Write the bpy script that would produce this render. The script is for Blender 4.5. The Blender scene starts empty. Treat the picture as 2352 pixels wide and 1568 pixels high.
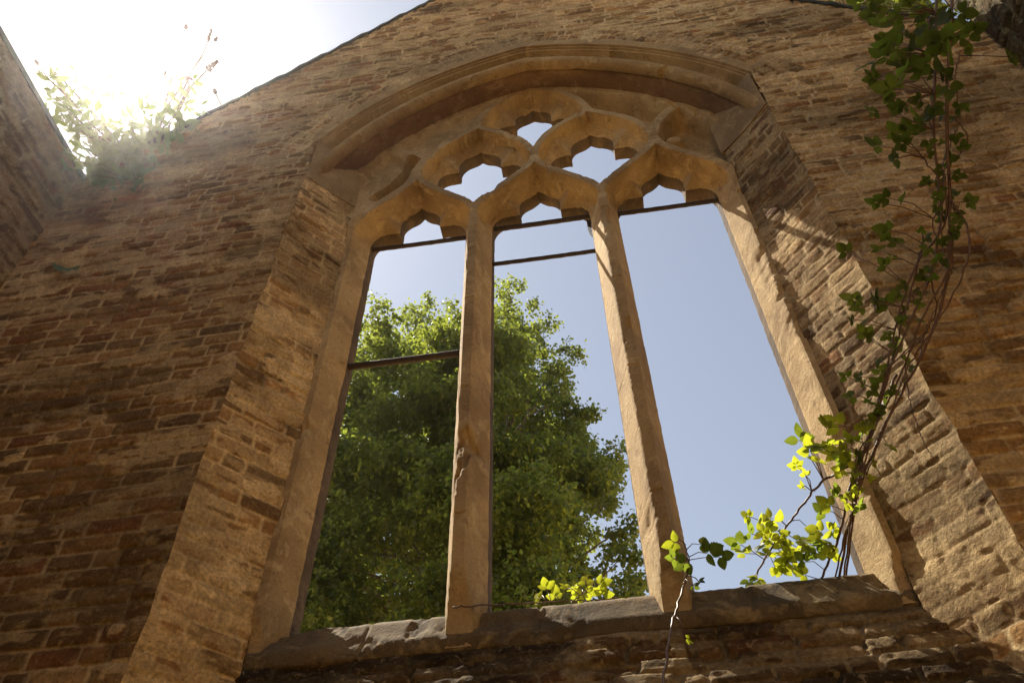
import bpy, math, random
import numpy as np
from mathutils import Matrix, Vector

sc = bpy.context.scene
COL = sc.collection
RNG = np.random.default_rng(7)

# ------------------------------------------------------------------ camera
CAM = np.array([0.0, -3.0, 0.0])                      # eye 1.5 m above the floor (floor z = -1.5)
ROT = np.array([[0.9864937825600484, 0.13168609628390557, 0.09741041533570206],
                [0.163375953053399, -0.7483463711041238, -0.6428732431974303],
                [-0.011760736977825313, 0.6501049768312768, -0.7597533837798576]])
FPX = 1890.0
cam_d = bpy.data.cameras.new('camera'); cam = bpy.data.objects.new('camera', cam_d); COL.objects.link(cam)
m4 = np.eye(4); m4[:3, :3] = ROT; m4[:3, 3] = CAM
cam.matrix_world = Matrix(m4.tolist())
cam_d.sensor_width = 36.0; cam_d.lens = 36.0 * FPX / 2352.0
cam_d.clip_start = 0.05; cam_d.clip_end = 3000.0
sc.camera = cam

def at(x, y, Y):
    """pixel of the photo (2352 wide) and a depth Y of the world -> point"""
    d = ROT @ np.array([x - 1176, -(y - 784), -FPX]); t = (Y - CAM[1]) / d[1]
    return CAM + t * d

# ------------------------------------------------------------------ light
SUN = ROT @ np.array([300 - 1176, -(195 - 784), -FPX]); SUN /= np.linalg.norm(SUN)
elev = math.asin(SUN[2]); azim = math.atan2(SUN[0], SUN[1])       # from +Y towards +X
W = bpy.data.worlds.new('World'); sc.world = W; W.use_nodes = True
nt = W.node_tree; nt.nodes.clear()
out = nt.nodes.new('ShaderNodeOutputWorld'); bg = nt.nodes.new('ShaderNodeBackground')
sky = nt.nodes.new('ShaderNodeTexSky'); sky.sky_type = 'NISHITA'; sky.sun_disc = False
sky.sun_elevation = elev; sky.sun_rotation = azim
sky.air_density = 1.2; sky.dust_density = 0.6; sky.ozone_density = 1.5; sky.altitude = 50
bg.inputs['Strength'].default_value = 0.072
hs = nt.nodes.new('ShaderNodeHueSaturation'); hs.inputs['Saturation'].default_value = 0.56
nt.links.new(sky.outputs['Color'], hs.inputs['Color']); nt.links.new(hs.outputs['Color'], bg.inputs['Color'])
nt.links.new(bg.outputs[0], out.inputs['Surface'])
sd = bpy.data.lights.new('sun', 'SUN'); so = bpy.data.objects.new('sun', sd); COL.objects.link(so)
sd.energy = 5.0; sd.angle = math.radians(0.5); sd.color = (1.0, 0.91, 0.76)
so.rotation_euler = Vector(SUN.tolist()).to_track_quat('Z', 'Y').to_euler()
sc.view_settings.view_transform = 'Standard'; sc.view_settings.look = 'None'
sc.view_settings.exposure = 1.05; sc.view_settings.gamma = 1.0
sc.cycles.max_bounces = 8; sc.cycles.diffuse_bounces = 5; sc.cycles.transmission_bounces = 4
sc.cycles.transparent_max_bounces = 8

# ------------------------------------------------------------------ helpers
def tag(o, label=None, cat=None, group=None, kind=None):
    if label: o['label'] = label
    if cat: o['category'] = cat
    if group: o['group'] = group
    if kind: o['kind'] = kind
    return o

def empty(name, loc=(0, 0, 0)):
    o = bpy.data.objects.new(name, None); COL.objects.link(o); o.location = loc; o.empty_display_size = 0.2
    return o

def mesh_obj(name, V, F, mat, parent=None, smooth=True, col=None, loc=None, sharp=None, mat2=None, nsplit=None):
    """V (n,3) world; F (m,k) int array (k fixed) or list of faces"""
    V = np.asarray(V, dtype=np.float64)
    if parent is not None: base = np.array(parent.location)
    elif loc is not None: base = np.array(loc)
    else: base = np.zeros(3)
    V = V - base
    me = bpy.data.meshes.new(name)
    if isinstance(F, list) and len(F) and not isinstance(F, np.ndarray):
        lens = np.array([len(f) for f in F], dtype=np.int32); flat = np.concatenate([np.asarray(f, dtype=np.int32) for f in F])
    else:
        F = np.asarray(F, dtype=np.int32); lens = np.full(len(F), F.shape[1], dtype=np.int32); flat = F.ravel()
    me.vertices.add(len(V)); me.vertices.foreach_set('co', V.astype(np.float32).ravel())
    me.loops.add(len(flat)); me.loops.foreach_set('vertex_index', flat)
    me.polygons.add(len(lens)); st = np.concatenate([[0], np.cumsum(lens)[:-1]]).astype(np.int32)
    me.polygons.foreach_set('loop_start', st); me.polygons.foreach_set('loop_total', lens)
    me.polygons.foreach_set('use_smooth', np.full(len(lens), bool(smooth)))
    if col is not None:
        a = me.color_attributes.new('Col', 'FLOAT_COLOR', 'POINT')
        c4 = np.ones((len(V), 4), dtype=np.float32); c4[:, :3] = col; a.data.foreach_set('color', c4.ravel())
    me.update(calc_edges=True); me.validate()
    if sharp: me.set_sharp_from_angle(angle=math.radians(sharp))
    if mat: me.materials.append(mat)
    if mat2:
        me.materials.append(mat2); mi = np.zeros(len(lens), np.int32); mi[nsplit:] = 1; me.polygons.foreach_set('material_index', mi)
    o = bpy.data.objects.new(name, me); COL.objects.link(o)
    if parent is not None: o.parent = parent
    elif loc is not None: o.location = loc
    return o

class MB:
    def __init__(s): s.V = []; s.F = []; s.n = 0
    def add(s, V, F):
        s.V.append(np.asarray(V, float)); s.F += [[int(i) + s.n for i in f] for f in F]; s.n += len(V)
    def tube(s, P, r, k=6, cap=True):
        P = np.asarray(P, float); n = len(P); r = np.broadcast_to(np.asarray(r, float), (n,))
        T = np.gradient(P, axis=0); T /= np.linalg.norm(T, axis=1)[:, None] + 1e-12
        up = np.array([0.13, 0.21, 1.0]); V = []
        for i in range(n):
            a = np.cross(T[i], up)
            if np.linalg.norm(a) < 0.15: a = np.cross(T[i], [1.0, 0.1, 0])
            a /= np.linalg.norm(a); b = np.cross(T[i], a)
            for j in range(k):
                t = 2 * math.pi * j / k; V.append(P[i] + r[i] * (a * math.cos(t) + b * math.sin(t)))
        F = [[i * k + j, i * k + (j + 1) % k, (i + 1) * k + (j + 1) % k, (i + 1) * k + j] for i in range(n - 1) for j in range(k)]
        if cap: F.append(list(range(k))[::-1]); F.append([(n - 1) * k + j for j in range(k)])
        s.add(V, F)
    def box(s, lo, hi):
        x0, y0, z0 = lo; x1, y1, z1 = hi
        s.add([(x0, y0, z0), (x1, y0, z0), (x1, y1, z0), (x0, y1, z0), (x0, y0, z1), (x1, y0, z1), (x1, y1, z1), (x0, y1, z1)],
              [[0, 3, 2, 1], [4, 5, 6, 7], [0, 1, 5, 4], [1, 2, 6, 5], [2, 3, 7, 6], [3, 0, 4, 7]])
    def build(s, name, mat, parent=None, smooth=True, loc=None):
        return mesh_obj(name, np.concatenate(s.V), s.F, mat, parent, smooth, loc=loc)

# vectorised value noise
def _hash(ix, iy, iz, seed):
    h = (ix.astype(np.int64) * 374761393 + iy.astype(np.int64) * 668265263 + iz.astype(np.int64) * 2147483647 + seed * 1274126177) & 0xffffffff
    h = ((h ^ (h >> 13)) * 1274126177) & 0xffffffff
    h = ((h ^ (h >> 16)) * 2246822519) & 0xffffffff
    h = h ^ (h >> 13)
    return (h & 0xffffff) / float(0xffffff)
def noise2(x, y, seed=0):
    x = np.asarray(x, float); y = np.asarray(y, float)
    ix = np.floor(x); iy = np.floor(y); fx = x - ix; fy = y - iy
    fx = fx * fx * (3 - 2 * fx); fy = fy * fy * (3 - 2 * fy); z = np.zeros_like(ix)
    a = _hash(ix, iy, z, seed); b = _hash(ix + 1, iy, z, seed); c = _hash(ix, iy + 1, z, seed); d = _hash(ix + 1, iy + 1, z, seed)
    return (a * (1 - fx) + b * fx) * (1 - fy) + (c * (1 - fx) + d * fx) * fy
def fbm2(x, y, seed=0, oct=4):
    s = 0; a = 0.5; t = 0
    for i in range(oct):
        s = s + a * noise2(x * 2 ** i + 17.3 * i, y * 2 ** i - 9.1 * i, seed + i); t += a; a *= 0.5
    return s / t
def noise3(x, y, z, seed=0):
    ix = np.floor(x); iy = np.floor(y); iz = np.floor(z); f = [x - ix, y - iy, z - iz]
    f = [q * q * (3 - 2 * q) for q in f]; r = 0
    for dx in (0, 1):
        for dy in (0, 1):
            for dz in (0, 1):
                w = (f[0] if dx else 1 - f[0]) * (f[1] if dy else 1 - f[1]) * (f[2] if dz else 1 - f[2])
                r = r + w * _hash(ix + dx, iy + dy, iz + dz, seed)
    return r
def fbm3(P, s, seed=0, oct=3):
    r = 0; a = 0.5; t = 0
    for i in range(oct):
        k = s * 2 ** i; r = r + a * noise3(P[:, 0] * k + 3.1 * i, P[:, 1] * k + 7.7 * i, P[:, 2] * k, seed + i); t += a; a *= 0.5
    return r / t
def sstep(a, b, x):
    t = np.clip((x - a) / (b - a), 0, 1); return t * t * (3 - 2 * t)

# ------------------------------------------------------------------ materials
def new_mat(name):
    m = bpy.data.materials.new(name); m.use_nodes = True; n = m.node_tree; n.nodes.clear()
    o = n.nodes.new('ShaderNodeOutputMaterial'); p = n.nodes.new('ShaderNodeBsdfPrincipled')
    n.links.new(p.outputs[0], o.inputs['Surface']); return m, n, p, o
def N(nt, t, **kw):
    n = nt.nodes.new(t)
    for k, v in kw.items():
        if k in n.inputs: n.inputs[k].default_value = v
        else: setattr(n, k, v)
    return n
def ramp(nt, src, stops):
    r = nt.nodes.new('ShaderNodeValToRGB'); cr = r.color_ramp
    while len(cr.elements) < len(stops): cr.elements.new(0.5)
    for e, (p, c) in zip(cr.elements, stops):
        e.position = p; e.color = (c, c, c, 1) if isinstance(c, (int, float)) else (*c, 1)
    nt.links.new(src, r.inputs[0]); return r.outputs[0]
def mix(nt, a, b, f, mode='MIX'):
    m = nt.nodes.new('ShaderNodeMix'); m.data_type = 'RGBA'; m.blend_type = mode
    for s, v in ((6, a), (7, b), (0, f)):
        if isinstance(v, tuple): m.inputs[s].default_value = (*v, 1)
        elif isinstance(v, (int, float)): m.inputs[s].default_value = v
        else: nt.links.new(v, m.inputs[s])
    return m.outputs[2]
def noise_n(nt, co, scale, detail=4, rough=0.6, dist=0.0):
    n = N(nt, 'ShaderNodeTexNoise'); n.inputs['Scale'].default_value = scale; n.inputs['Detail'].default_value = detail
    n.inputs['Roughness'].default_value = rough; n.inputs['Distortion'].default_value = dist
    nt.links.new(co, n.inputs['Vector']); return n.outputs['Fac']
def bump(nt, p, hs):
    """chain of (socket, distance, strength)"""
    last = None
    for s, d, st in hs:
        b = N(nt, 'ShaderNodeBump'); b.inputs['Distance'].default_value = d; b.inputs['Strength'].default_value = st
        nt.links.new(s, b.inputs['Height'])
        if last: nt.links.new(last, b.inputs['Normal'])
        last = b.outputs[0]
    nt.links.new(last, p.inputs['Normal'])

def mat_brick(name, fleck=(0.58, 0.43, 0.23), fleck_amt=0.34):
    """colour of each brick, joint and patch comes as vertex colour from the builder; grain and flecks here"""
    m, n, p, o = new_mat(name)
    tc = N(n, 'ShaderNodeTexCoord').outputs['Object']
    a = N(n, 'ShaderNodeVertexColor'); a.layer_name = 'Col'
    g1 = noise_n(n, tc, 55, 5, 0.65); g2 = noise_n(n, tc, 9, 4, 0.6); g3 = noise_n(n, tc, 26, 6, 0.72, 0.6)
    c = mix(n, a.outputs[0], ramp(n, g1, [(0.25, (0.52, 0.50, 0.48)), (0.75, (1.42, 1.42, 1.40))]), 1.0, 'MULTIPLY')
    c = mix(n, c, ramp(n, g2, [(0.3, (0.80, 0.76, 0.74)), (0.7, (1.2, 1.2, 1.16))]), 1.0, 'MULTIPLY')
    f = ramp(n, g3, [(0.55, 0.0), (0.66, fleck_amt)])
    c = mix(n, c, fleck, f)
    v = N(n, 'ShaderNodeTexVoronoi'); v.inputs['Scale'].default_value = 42; n.links.new(tc, v.inputs['Vector'])
    pit = ramp(n, v.outputs['Distance'], [(0.10, 1.0), (0.2, 0.0)])
    gate = ramp(n, noise_n(n, tc, 6, 2, 0.5), [(0.52, 0.0), (0.6, 0.75)])
    pm = N(n, 'ShaderNodeMath', operation='MULTIPLY'); n.links.new(pit, pm.inputs[0]); n.links.new(gate, pm.inputs[1])
    c = mix(n, c, (0.06, 0.04, 0.025), pm.outputs[0])
    n.links.new(c, p.inputs['Base Color']); p.inputs['Roughness'].default_value = 0.95
    p.inputs['Specular IOR Level'].default_value = 0.15
    bump(n, p, [(g1, 0.006, 0.8), (g3, 0.010, 0.8), (noise_n(n, tc, 170, 3, 0.6), 0.002, 0.7)])
    return m

def mat_stone(name, base=(0.49, 0.345, 0.172), dark=(0.24, 0.155, 0.075), light=(0.66, 0.50, 0.28)):
    m, n, p, o = new_mat(name)
    tc = N(n, 'ShaderNodeTexCoord').outputs['Object']
    a = noise_n(n, tc, 1.6, 5, 0.62, 0.3); b = noise_n(n, tc, 5.5, 6, 0.7, 0.8); g = noise_n(n, tc, 70, 5, 0.7)
    c = mix(n, base, dark, ramp(n, a, [(0.40, 0.0), (0.62, 0.75)]))
    c = mix(n, c, light, ramp(n, b, [(0.52, 0.0), (0.63, 0.5)]))
    c = mix(n, c, dark, ramp(n, noise_n(n, tc, 11, 6, 0.75, 0.4), [(0.55, 0.0), (0.66, 0.75)]))
    c = mix(n, c, ramp(n, g, [(0.3, (0.78, 0.77, 0.75)), (0.7, (1.16, 1.16, 1.15))]), 1.0, 'MULTIPLY')
    v = N(n, 'ShaderNodeTexVoronoi'); v.inputs['Scale'].default_value = 28; n.links.new(tc, v.inputs['Vector'])
    pit = ramp(n, v.outputs['Distance'], [(0.08, 1.0), (0.15, 0.0)])
    gate = ramp(n, noise_n(n, tc, 4, 2, 0.5), [(0.55, 0.0), (0.6, 0.8)])
    pm = N(n, 'ShaderNodeMath', operation='MULTIPLY'); n.links.new(pit, pm.inputs[0]); n.links.new(gate, pm.inputs[1])
    c = mix(n, c, (0.09, 0.055, 0.03), pm.outputs[0])
    n.links.new(c, p.inputs['Base Color']); p.inputs['Roughness'].default_value = 0.9
    p.inputs['Specular IOR Level'].default_value = 0.2
    bump(n, p, [(b, 0.012, 0.8), (g, 0.004, 0.9), (noise_n(n, tc, 24, 5, 0.7, 0.5), 0.006, 0.6)])
    return m

def mat_leaf(name, c1, c2, trans=0.5, tcol=None, rough=0.5):
    m, n, p, o = new_mat(name)
    tc = N(n, 'ShaderNodeTexCoord').outputs['Object']
    c = mix(n, c1, c2, ramp(n, noise_n(n, tc, 7, 3, 0.6), [(0.35, 0.0), (0.65, 1.0)]))
    n.links.new(c, p.inputs['Base Color']); p.inputs['Roughness'].default_value = rough
    p.inputs['Specular IOR Level'].default_value = 0.35
    t = N(n, 'ShaderNodeBsdfTranslucent'); mx = N(n, 'ShaderNodeMixShader'); mx.inputs[0].default_value = trans
    if tcol:
        tn = ramp(n, noise_n(n, tc, 9, 3, 0.6), [(0.3, 0.0), (0.7, 1.0)])
        n.links.new(mix(n, tuple(q * .55 for q in tcol), tuple(min(1, q * 1.3) for q in tcol), tn), t.inputs[0])
    else: n.links.new(c, t.inputs[0])
    n.links.new(p.outputs[0], mx.inputs[1]); n.links.new(t.outputs[0], mx.inputs[2]); n.links.new(mx.outputs[0], o.inputs['Surface'])
    return m
def mat_plain(name, c1, c2, scale=20, rough=0.8, metal=0.0, bd=0.003, spec=0.3):
    m, n, p, o = new_mat(name)
    tc = N(n, 'ShaderNodeTexCoord').outputs['Object']; g = noise_n(n, tc, scale, 5, 0.65)
    n.links.new(mix(n, c1, c2, ramp(n, g, [(0.35, 0.0), (0.65, 1.0)])), p.inputs['Base Color'])
    p.inputs['Roughness'].default_value = rough; p.inputs['Metallic'].default_value = metal
    p.inputs['Specular IOR Level'].default_value = spec
    bump(n, p, [(g, bd, 0.7)]); return m

M_BRICK = mat_brick('old_brick')
M_STONE = mat_stone('sandstone')
M_SILL = mat_stone('mossy_sandstone', (0.19, 0.135, 0.072), (0.055, 0.042, 0.025), (0.42, 0.31, 0.16))
M_CRUST_SHADE = mat_stone('shaded_sooty_sandstone', (0.12, 0.082, 0.05), (0.06, 0.042, 0.03), (0.22, 0.155, 0.09))  # crusted stone with the shade of the undersides put into its colour
M_HOODS = mat_stone('springer_sandstone', (0.38, 0.26, 0.13), (0.20, 0.125, 0.06), (0.54, 0.40, 0.21))
M_IRON = mat_plain('rusty_iron', (0.035, 0.028, 0.024), (0.075, 0.05, 0.035), 60, 0.75, 0.3, 0.002)
M_BARK = mat_plain('bark', (0.07, 0.05, 0.035), (0.14, 0.11, 0.08), 8, 0.9, 0, 0.03)
M_CANE = mat_plain('bramble_cane', (0.10, 0.045, 0.03), (0.17, 0.10, 0.06), 30, 0.45, 0, 0.001, 0.5)
M_TREELEAF = mat_leaf('lime_tree_leaf', (0.026, 0.042, 0.010), (0.042, 0.062, 0.014), 0.48, (0.40, 0.47, 0.055), 0.34)
M_BRLEAF = mat_leaf('bramble_leaf', (0.040, 0.066, 0.015), (0.060, 0.092, 0.018), 0.5, (0.27, 0.35, 0.03), 0.5)
M_YOUNG_LIT = mat_leaf('young_sunlit_bramble_leaf', (0.10, 0.14, 0.02), (0.14, 0.18, 0.025), 0.6, (0.52, 0.56, 0.03), 0.5)  # paler young leaf, with the sunlit look put into its colour
M_BUDLEAF = mat_leaf('buddleia_leaf', (0.09, 0.12, 0.06), (0.13, 0.17, 0.09), 0.35, (0.25, 0.30, 0.08))
M_FLOWER = mat_plain('dry_flower_head', (0.07, 0.035, 0.04), (0.12, 0.07, 0.06), 50, 0.9)
M_COPING = mat_plain('dark_mossy_coping', (0.03, 0.035, 0.028), (0.07, 0.065, 0.05), 14, 0.9)
M_CORE = mat_plain('rough_masonry', (0.30, 0.20, 0.11), (0.42, 0.30, 0.17), 6, 0.95, 0, 0.02)
M_GROUND = mat_plain('dry_earth', (0.60, 0.39, 0.16), (0.70, 0.48, 0.22), 1.5, 0.95, 0, 0.02)

# ------------------------------------------------------------------ brickwork generator
PAL = np.array([[.30, .165, .065], [.37, .205, .082], [.31, .135, .060], [.19, .120, .060], [.42, .275, .125],
                [.27, .19, .098], [.42, .235, .085], [.23, .145, .070]])
PAL = PAL * .66 + PAL.mean(0) * .34
MORTAR = np.array([.60, .45, .25]); SMEAR = np.array([.56, .41, .215])

def brickwork(u, v, ch, seed, pal_w, cov, red=1.0, joint=0.009, lens=(.27, .27, .135)):
    """u, v in metres (2-D arrays). Returns inward depth (m) and colour for each sample."""
    wu = u + 0.012 * (fbm2(u * 3, v * 3, seed + 5) - .5)
    wv = v + 0.016 * (fbm2(u * .9, v * 1.1, seed + 9, 3) - .5) + 0.006 * (noise2(u * 6, v * 9, seed + 11) - .5)
    ci = np.floor(wv / ch).astype(int); fv = wv - ci * ch
    dv = np.minimum(fv, ch - fv)
    bid = np.zeros(u.shape, int); du = np.zeros(u.shape)
    rs = np.random.default_rng(seed)
    umin, umax = wu.min() - 1, wu.max() + 1
    for c in range(ci.min(), ci.max() + 1):
        k = int((umax - umin + 2) / (min(lens) * .8)) + 10
        pat = np.array(lens)[(np.arange(k) + rs.integers(0, 3)) % len(lens)] * rs.uniform(.86, 1.14, k)
        ed = umin - rs.uniform(0, .4) + np.concatenate([[0], np.cumsum(pat)])
        m = ci == c
        if not m.any(): continue
        w = wu[m]; j = np.clip(np.searchsorted(ed, w) - 1, 0, k - 1)
        du[m] = np.minimum(w - ed[j], ed[j + 1] - w); bid[m] = (c + 500) * 1000 + j
    f = np.full(u.shape, float(seed % 97)); z = np.zeros(u.shape)
    r1 = _hash(bid.astype(float), f, z, 1); r2 = _hash(bid.astype(float), f, z, 2); r3 = _hash(bid.astype(float), f, z, 3)
    # rounded-corner distance to the joint, ragged
    a = du - joint; b = dv - joint * .85
    d = np.where((a < .012) & (b < .012), .012 - np.hypot(np.maximum(.012 - a, 0), np.maximum(.012 - b, 0)), np.minimum(a, b))
    rag = 0.008 * (fbm2(u * 38, v * 38, seed + 21) - .5) + 0.007 * (fbm2(u * 14, v * 14, seed + 22, 2) - .45)
    d = d + rag
    isb = sstep(-.0025, .0025, d)
    # per brick erosion
    ero = np.where(r3 > .93, .014, np.where(r3 > .75, .005, 0)) + .004 * r2
    face = ero + .007 * (fbm2(u * 16, v * 24, seed + 31) - .5) + .006 * (1 - sstep(0, .018, d))
    mort = .010 + .008 * fbm2(u * 9, v * 9, seed + 33)
    depth = face * isb + mort * (1 - isb) + .010 * (1 - isb) * sstep(.54, .62, fbm2(u * 3.1, v * 4.3, seed + 45, 4))
    cw = np.cumsum(pal_w) / np.sum(pal_w)
    bi = np.searchsorted(cw, np.clip(r1, 0, .9999))
    bc = PAL[np.clip(bi, 0, len(PAL) - 1)] * (0.75 + .5 * r2)[..., None]
    mott = fbm2(u * 12, v * 22, seed + 41)
    bc = bc * (0.62 + .52 * mott)[..., None]
    gone = sstep(.54, .62, fbm2(u * 3.1, v * 4.3, seed + 45, 4))
    mc = MORTAR * (1 - .45 * gone)[..., None] * (0.72 + .5 * fbm2(u * 7, v * 7, seed + 43))[..., None]  # emptied joints: the shade inside them is put into the mortar colour
    col = bc * isb[..., None] + mc * (1 - isb[..., None])
    # lime wash and smeared mortar left on bricks: ragged horizontal patches
    s = fbm2(u * 2.3, v * 6.5, seed + 51, 6) * .45 + fbm2(u * 7, v * 24, seed + 52, 5) * .55
    c = cov(u, v); th = .66 - .34 * c
    sm = sstep(th, th + .035, s)
    sc_ = SMEAR * (0.74 + .55 * fbm2(u * 6, v * 10, seed + 53, 5))[..., None]
    k = (sm * (.40 + .45 * noise2(u * 2, v * 3, seed + 54)))[..., None]
    col = col * (1 - k) + sc_ * k
    depth = depth * (1 - .55 * sm) + (.001 + .005 * fbm2(u * 18, v * 18, seed + 55)) * .55 * sm
    fl = sstep(.575, .585, fbm2(u * 4.5, v * 9, seed + 57, 7) * (.86 + .22 * c)) * (fbm2(u * 1.2, v * 1.2, seed + 58, 3) > .44)
    fc = np.array([.66, .49, .27]) * (.85 + .25 * noise2(u * 5, v * 5, seed + 59))[..., None]
    col = np.where((fl > .5)[..., None], col * .25 + fc * .75, col); depth = depth - .0035 * fl
    # soot and damp: broad brown stains
    st = sstep(.52, .66, fbm2(u * .9, v * 1.6, seed + 61, 5))
    col = col * (1 - st * .38)[..., None]
    depth = depth + .018 * (fbm2(u * 1.3, v * 1.3, seed + 71, 3) - .5)
    col = col * np.array([1 + .0 * red, 1, 1])
    return depth, col

def grid_faces(nu, nv, keep=None, flip=False):
    i = np.arange(nv - 1)[:, None] * nu + np.arange(nu - 1)[None, :]
    q = np.stack([i, i + 1, i + nu + 1, i + nu], -1)
    if keep is not None: q = q[keep]
    q = q.reshape(-1, 4)
    return q[:, ::-1] if flip else q
def compact(V, F, C=None):
    used = np.unique(F); mp = np.full(len(V), -1); mp[used] = np.arange(len(used))
    return V[used], mp[F], (C[used] if C is not None else None)

# ------------------------------------------------------------------ geometry of the window wall (metres)
XC = -0.2865
EL, ER = -2.12, 1.55                  # edges of the splayed opening in the wall face (y = 0)
YF, YG, YB, YO = 0.30, 0.54, 0.64, 0.88   # front fillet, glazing face, back of glazing, outer fillet
HF, HB = 0.033, 0.106                 # half widths of a bar: fillet, full
Z0, Z1, Z2 = 5.57, 6.28, 6.985        # mullion tops, light apexes, unit apexes
AR, AX, AZ = 2.527, 0.596, 5.134      # arch: radius, centre offset past the axis, centre height
XLW, XRW = -4.254, 3.39               # side walls
GROUND = -1.5
GX, GZ = -0.363, 10.712               # gable peak

def arch_n(x, z):
    """signed distance outside the arch soffit curve"""
    r = np.abs(x - XC)
    return np.hypot(r + AX, np.maximum(z - AZ, 0)) - AR
def arch_pt(side, n, t, zend):
    R = AR + n; a0 = math.acos(AX / R); a1 = math.asin((zend - AZ) / R)
    a = a0 + (a1 - a0) * t
    return XC + side * (R * math.cos(a) - AX), AZ + R * math.sin(a)
def wob(z, s=0): return 0.022 * (noise2(z * 4.2, 0 * z + s, 77 + s) - .5) + 0.012 * (noise2(z * 13, 0 * z + s, 78 + s) - .5)

# ================================================================== 1. the gable wall
wall = empty('gable_wall', (XC, 0, GROUND))
tag(wall, 'weathered brick gable wall with the big traceried window opening in it', 'wall')
print('facade')
xs = np.concatenate([np.arange(XLW - .08, EL, .0105), np.linspace(EL, ER, 330)[0:], np.arange(ER, XRW + .09, .0105)[1:]])
xs = np.unique(np.round(xs, 5))
zs = np.concatenate([np.arange(GROUND, 1.15, .08), np.arange(1.15, 3.6, .0075), np.arange(3.6, 5.5, .0092), np.arange(5.5, 10.8, .0115)])
U, Vv = np.meshgrid(xs, zs)
def cov_f(u, v):
    left = sstep(-1.5, -2.5, u)
    c = .30 + .22 * sstep(3.4, 5.6, v) * left - .14 * left * sstep(3.6, 2.5, v)
    c = c + .22 * (1 - left)
    c = c + .10 * sstep(-3.0, -2.2, u) * left
    return c
wl = sstep(-.3, .3, U - .3)
D, Cc = brickwork(U, Vv, .100, 3, [3, 2.2, 1.8, 2.2, .7, 1.6, 1.3, 2.2], cov_f)
D2, C2 = brickwork(U, Vv, .088, 13, [1.2, 1.6, .5, 1.0, 3.2, 2.6, 1.6, 1.0], lambda u, v: .50 + 0 * u)
Cc = Cc * .86; C2 = C2 * 1.04
k = sstep(-.6, .4, U)[..., None]; D = D * (1 - k[..., 0]) + D2 * k[..., 0]; Cc = Cc * (1 - k) + C2 * k
# a radial ring of voussoirs just outside the hood mould
nn = arch_n(U, Vv); ang = np.arctan2(Vv - AZ, np.abs(U - XC) + AX) * (AR + .6) * np.sign(U - XC)
D3, C3 = brickwork(ang, nn * 1.0 + .02, .27, 23, [1.5, 2.2, 1.0, 1.2, 3.2, 2.2, 2.0, 1.0], lambda u, v: .58 + 0 * u, lens=(.105, .11, .1))
kv = (((nn > .3) & (nn < .62) & (Vv > 6.4))).astype(float)
D = D * (1 - kv) + D3 * kv; Cc = Cc * (1 - kv[..., None]) + C3 * kv[..., None]
X = U.copy()
for e, s in ((EL, 1), (ER, 2)):
    j = int(np.argmin(np.abs(xs - e))); X[:, j] += wob(zs, s)
cx = (U[:-1, :-1] + U[1:, 1:]) / 2; cz = (Vv[:-1, :-1] + Vv[1:, 1:]) / 2
inside = ((cx > EL) & (cx < ER) & (cz > 1.15) & (cz < 6.45)) | ((arch_n(cx, cz) < .31) & (cz >= 6.2) & (np.abs(cx - XC) < 1.845))
topz = lambda x: GZ - 1.065 * np.abs(x - GX)
above = cz > topz(cx)
P = np.stack([X, D - .004, Vv], -1)
# snap the rim to the gable line
tz = topz(X); near = Vv > tz; P[..., 2] = np.where(near, tz + .0 * tz, P[..., 2])
keep = ~(inside | (cz > topz(cx) + .006))
F = grid_faces(len(xs), len(zs), keep)
V_, F_, C_ = compact(P.reshape(-1, 3), F, Cc.reshape(-1, 3))
mesh_obj('brick_face', V_, F_, M_BRICK, wall, True, C_)

# outer face, top and core of the wall (seen from other sides)
YW = 0.96
xo = np.unique(np.concatenate([np.linspace(XLW - .4, XRW + .4, 90), [EL + .35, ER - .35, GX]])); zo = np.concatenate([np.linspace(GROUND, 10.75, 130)])
Uo, Vo = np.meshgrid(xo, zo); Do, Co = brickwork(Uo, Vo, .10, 33, [1, 1, 1, 1, 1, 1, 1, 1], lambda u, v: .5 + 0 * u)
cxo = (Uo[:-1, :-1] + Uo[1:, 1:]) / 2; czo = (Vo[:-1, :-1] + Vo[1:, 1:]) / 2
ino = ((arch_n(cxo, czo) < .70) & (czo > 5.1)) | ((np.abs(cxo - XC) < 2.62) & (czo > 1.9) & (czo < 5.3))
Po = np.stack([Uo, YW - Do, np.minimum(Vo, topz(Uo))], -1)
Fo = grid_faces(len(xo), len(zo), ~(ino | (czo > topz(cxo) + .02)), flip=True)
V_, F_, C_ = compact(Po.reshape(-1, 3), Fo, Co.reshape(-1, 3))
mesh_obj('outer_brick_face', V_, F_, M_BRICK, wall, True, C_)

# plain springer stones where the arch meets the splayed reveals
for sgn, e in ((-1, EL), (1, ER)):
    x1 = XC + sgn * 1.50; y1 = .38; n_ = 14; V = []
    nr = np.array([-sgn * .368, -abs(x1 - e)]); nr /= np.linalg.norm(nr)
    zz_ = np.linspace(5.93, 6.52, 16)
    for z in zz_:
        for i in range(n_ + 1):
            t = i / n_; o_ = .010 + .010 * (noise2(np.array(t * 3.), np.array(z * 3.), 9 + sgn) - .5); V.append((e + (x1 - e) * t + nr[0] * o_, y1 * t + nr[1] * o_ * (i > 0), z + (.02 * (noise2(np.array(t * 4.), np.array(1.), 3) - .5) if z < 5.94 else 0)))
    F = grid_faces(n_ + 1, 16, flip=sgn < 0).tolist()
    b0 = len(V)
    for i in range(n_ + 1): x_, y_, z_ = V[i]; V.append((x_ - nr[0] * .05, y_ - nr[1] * .05, z_))
    F += [[i, i + 1, b0 + i + 1, b0 + i][::-sgn] for i in range(n_)]
    mesh_obj('springer', V, F, M_HOODS, wall, True, sharp=40)

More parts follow.
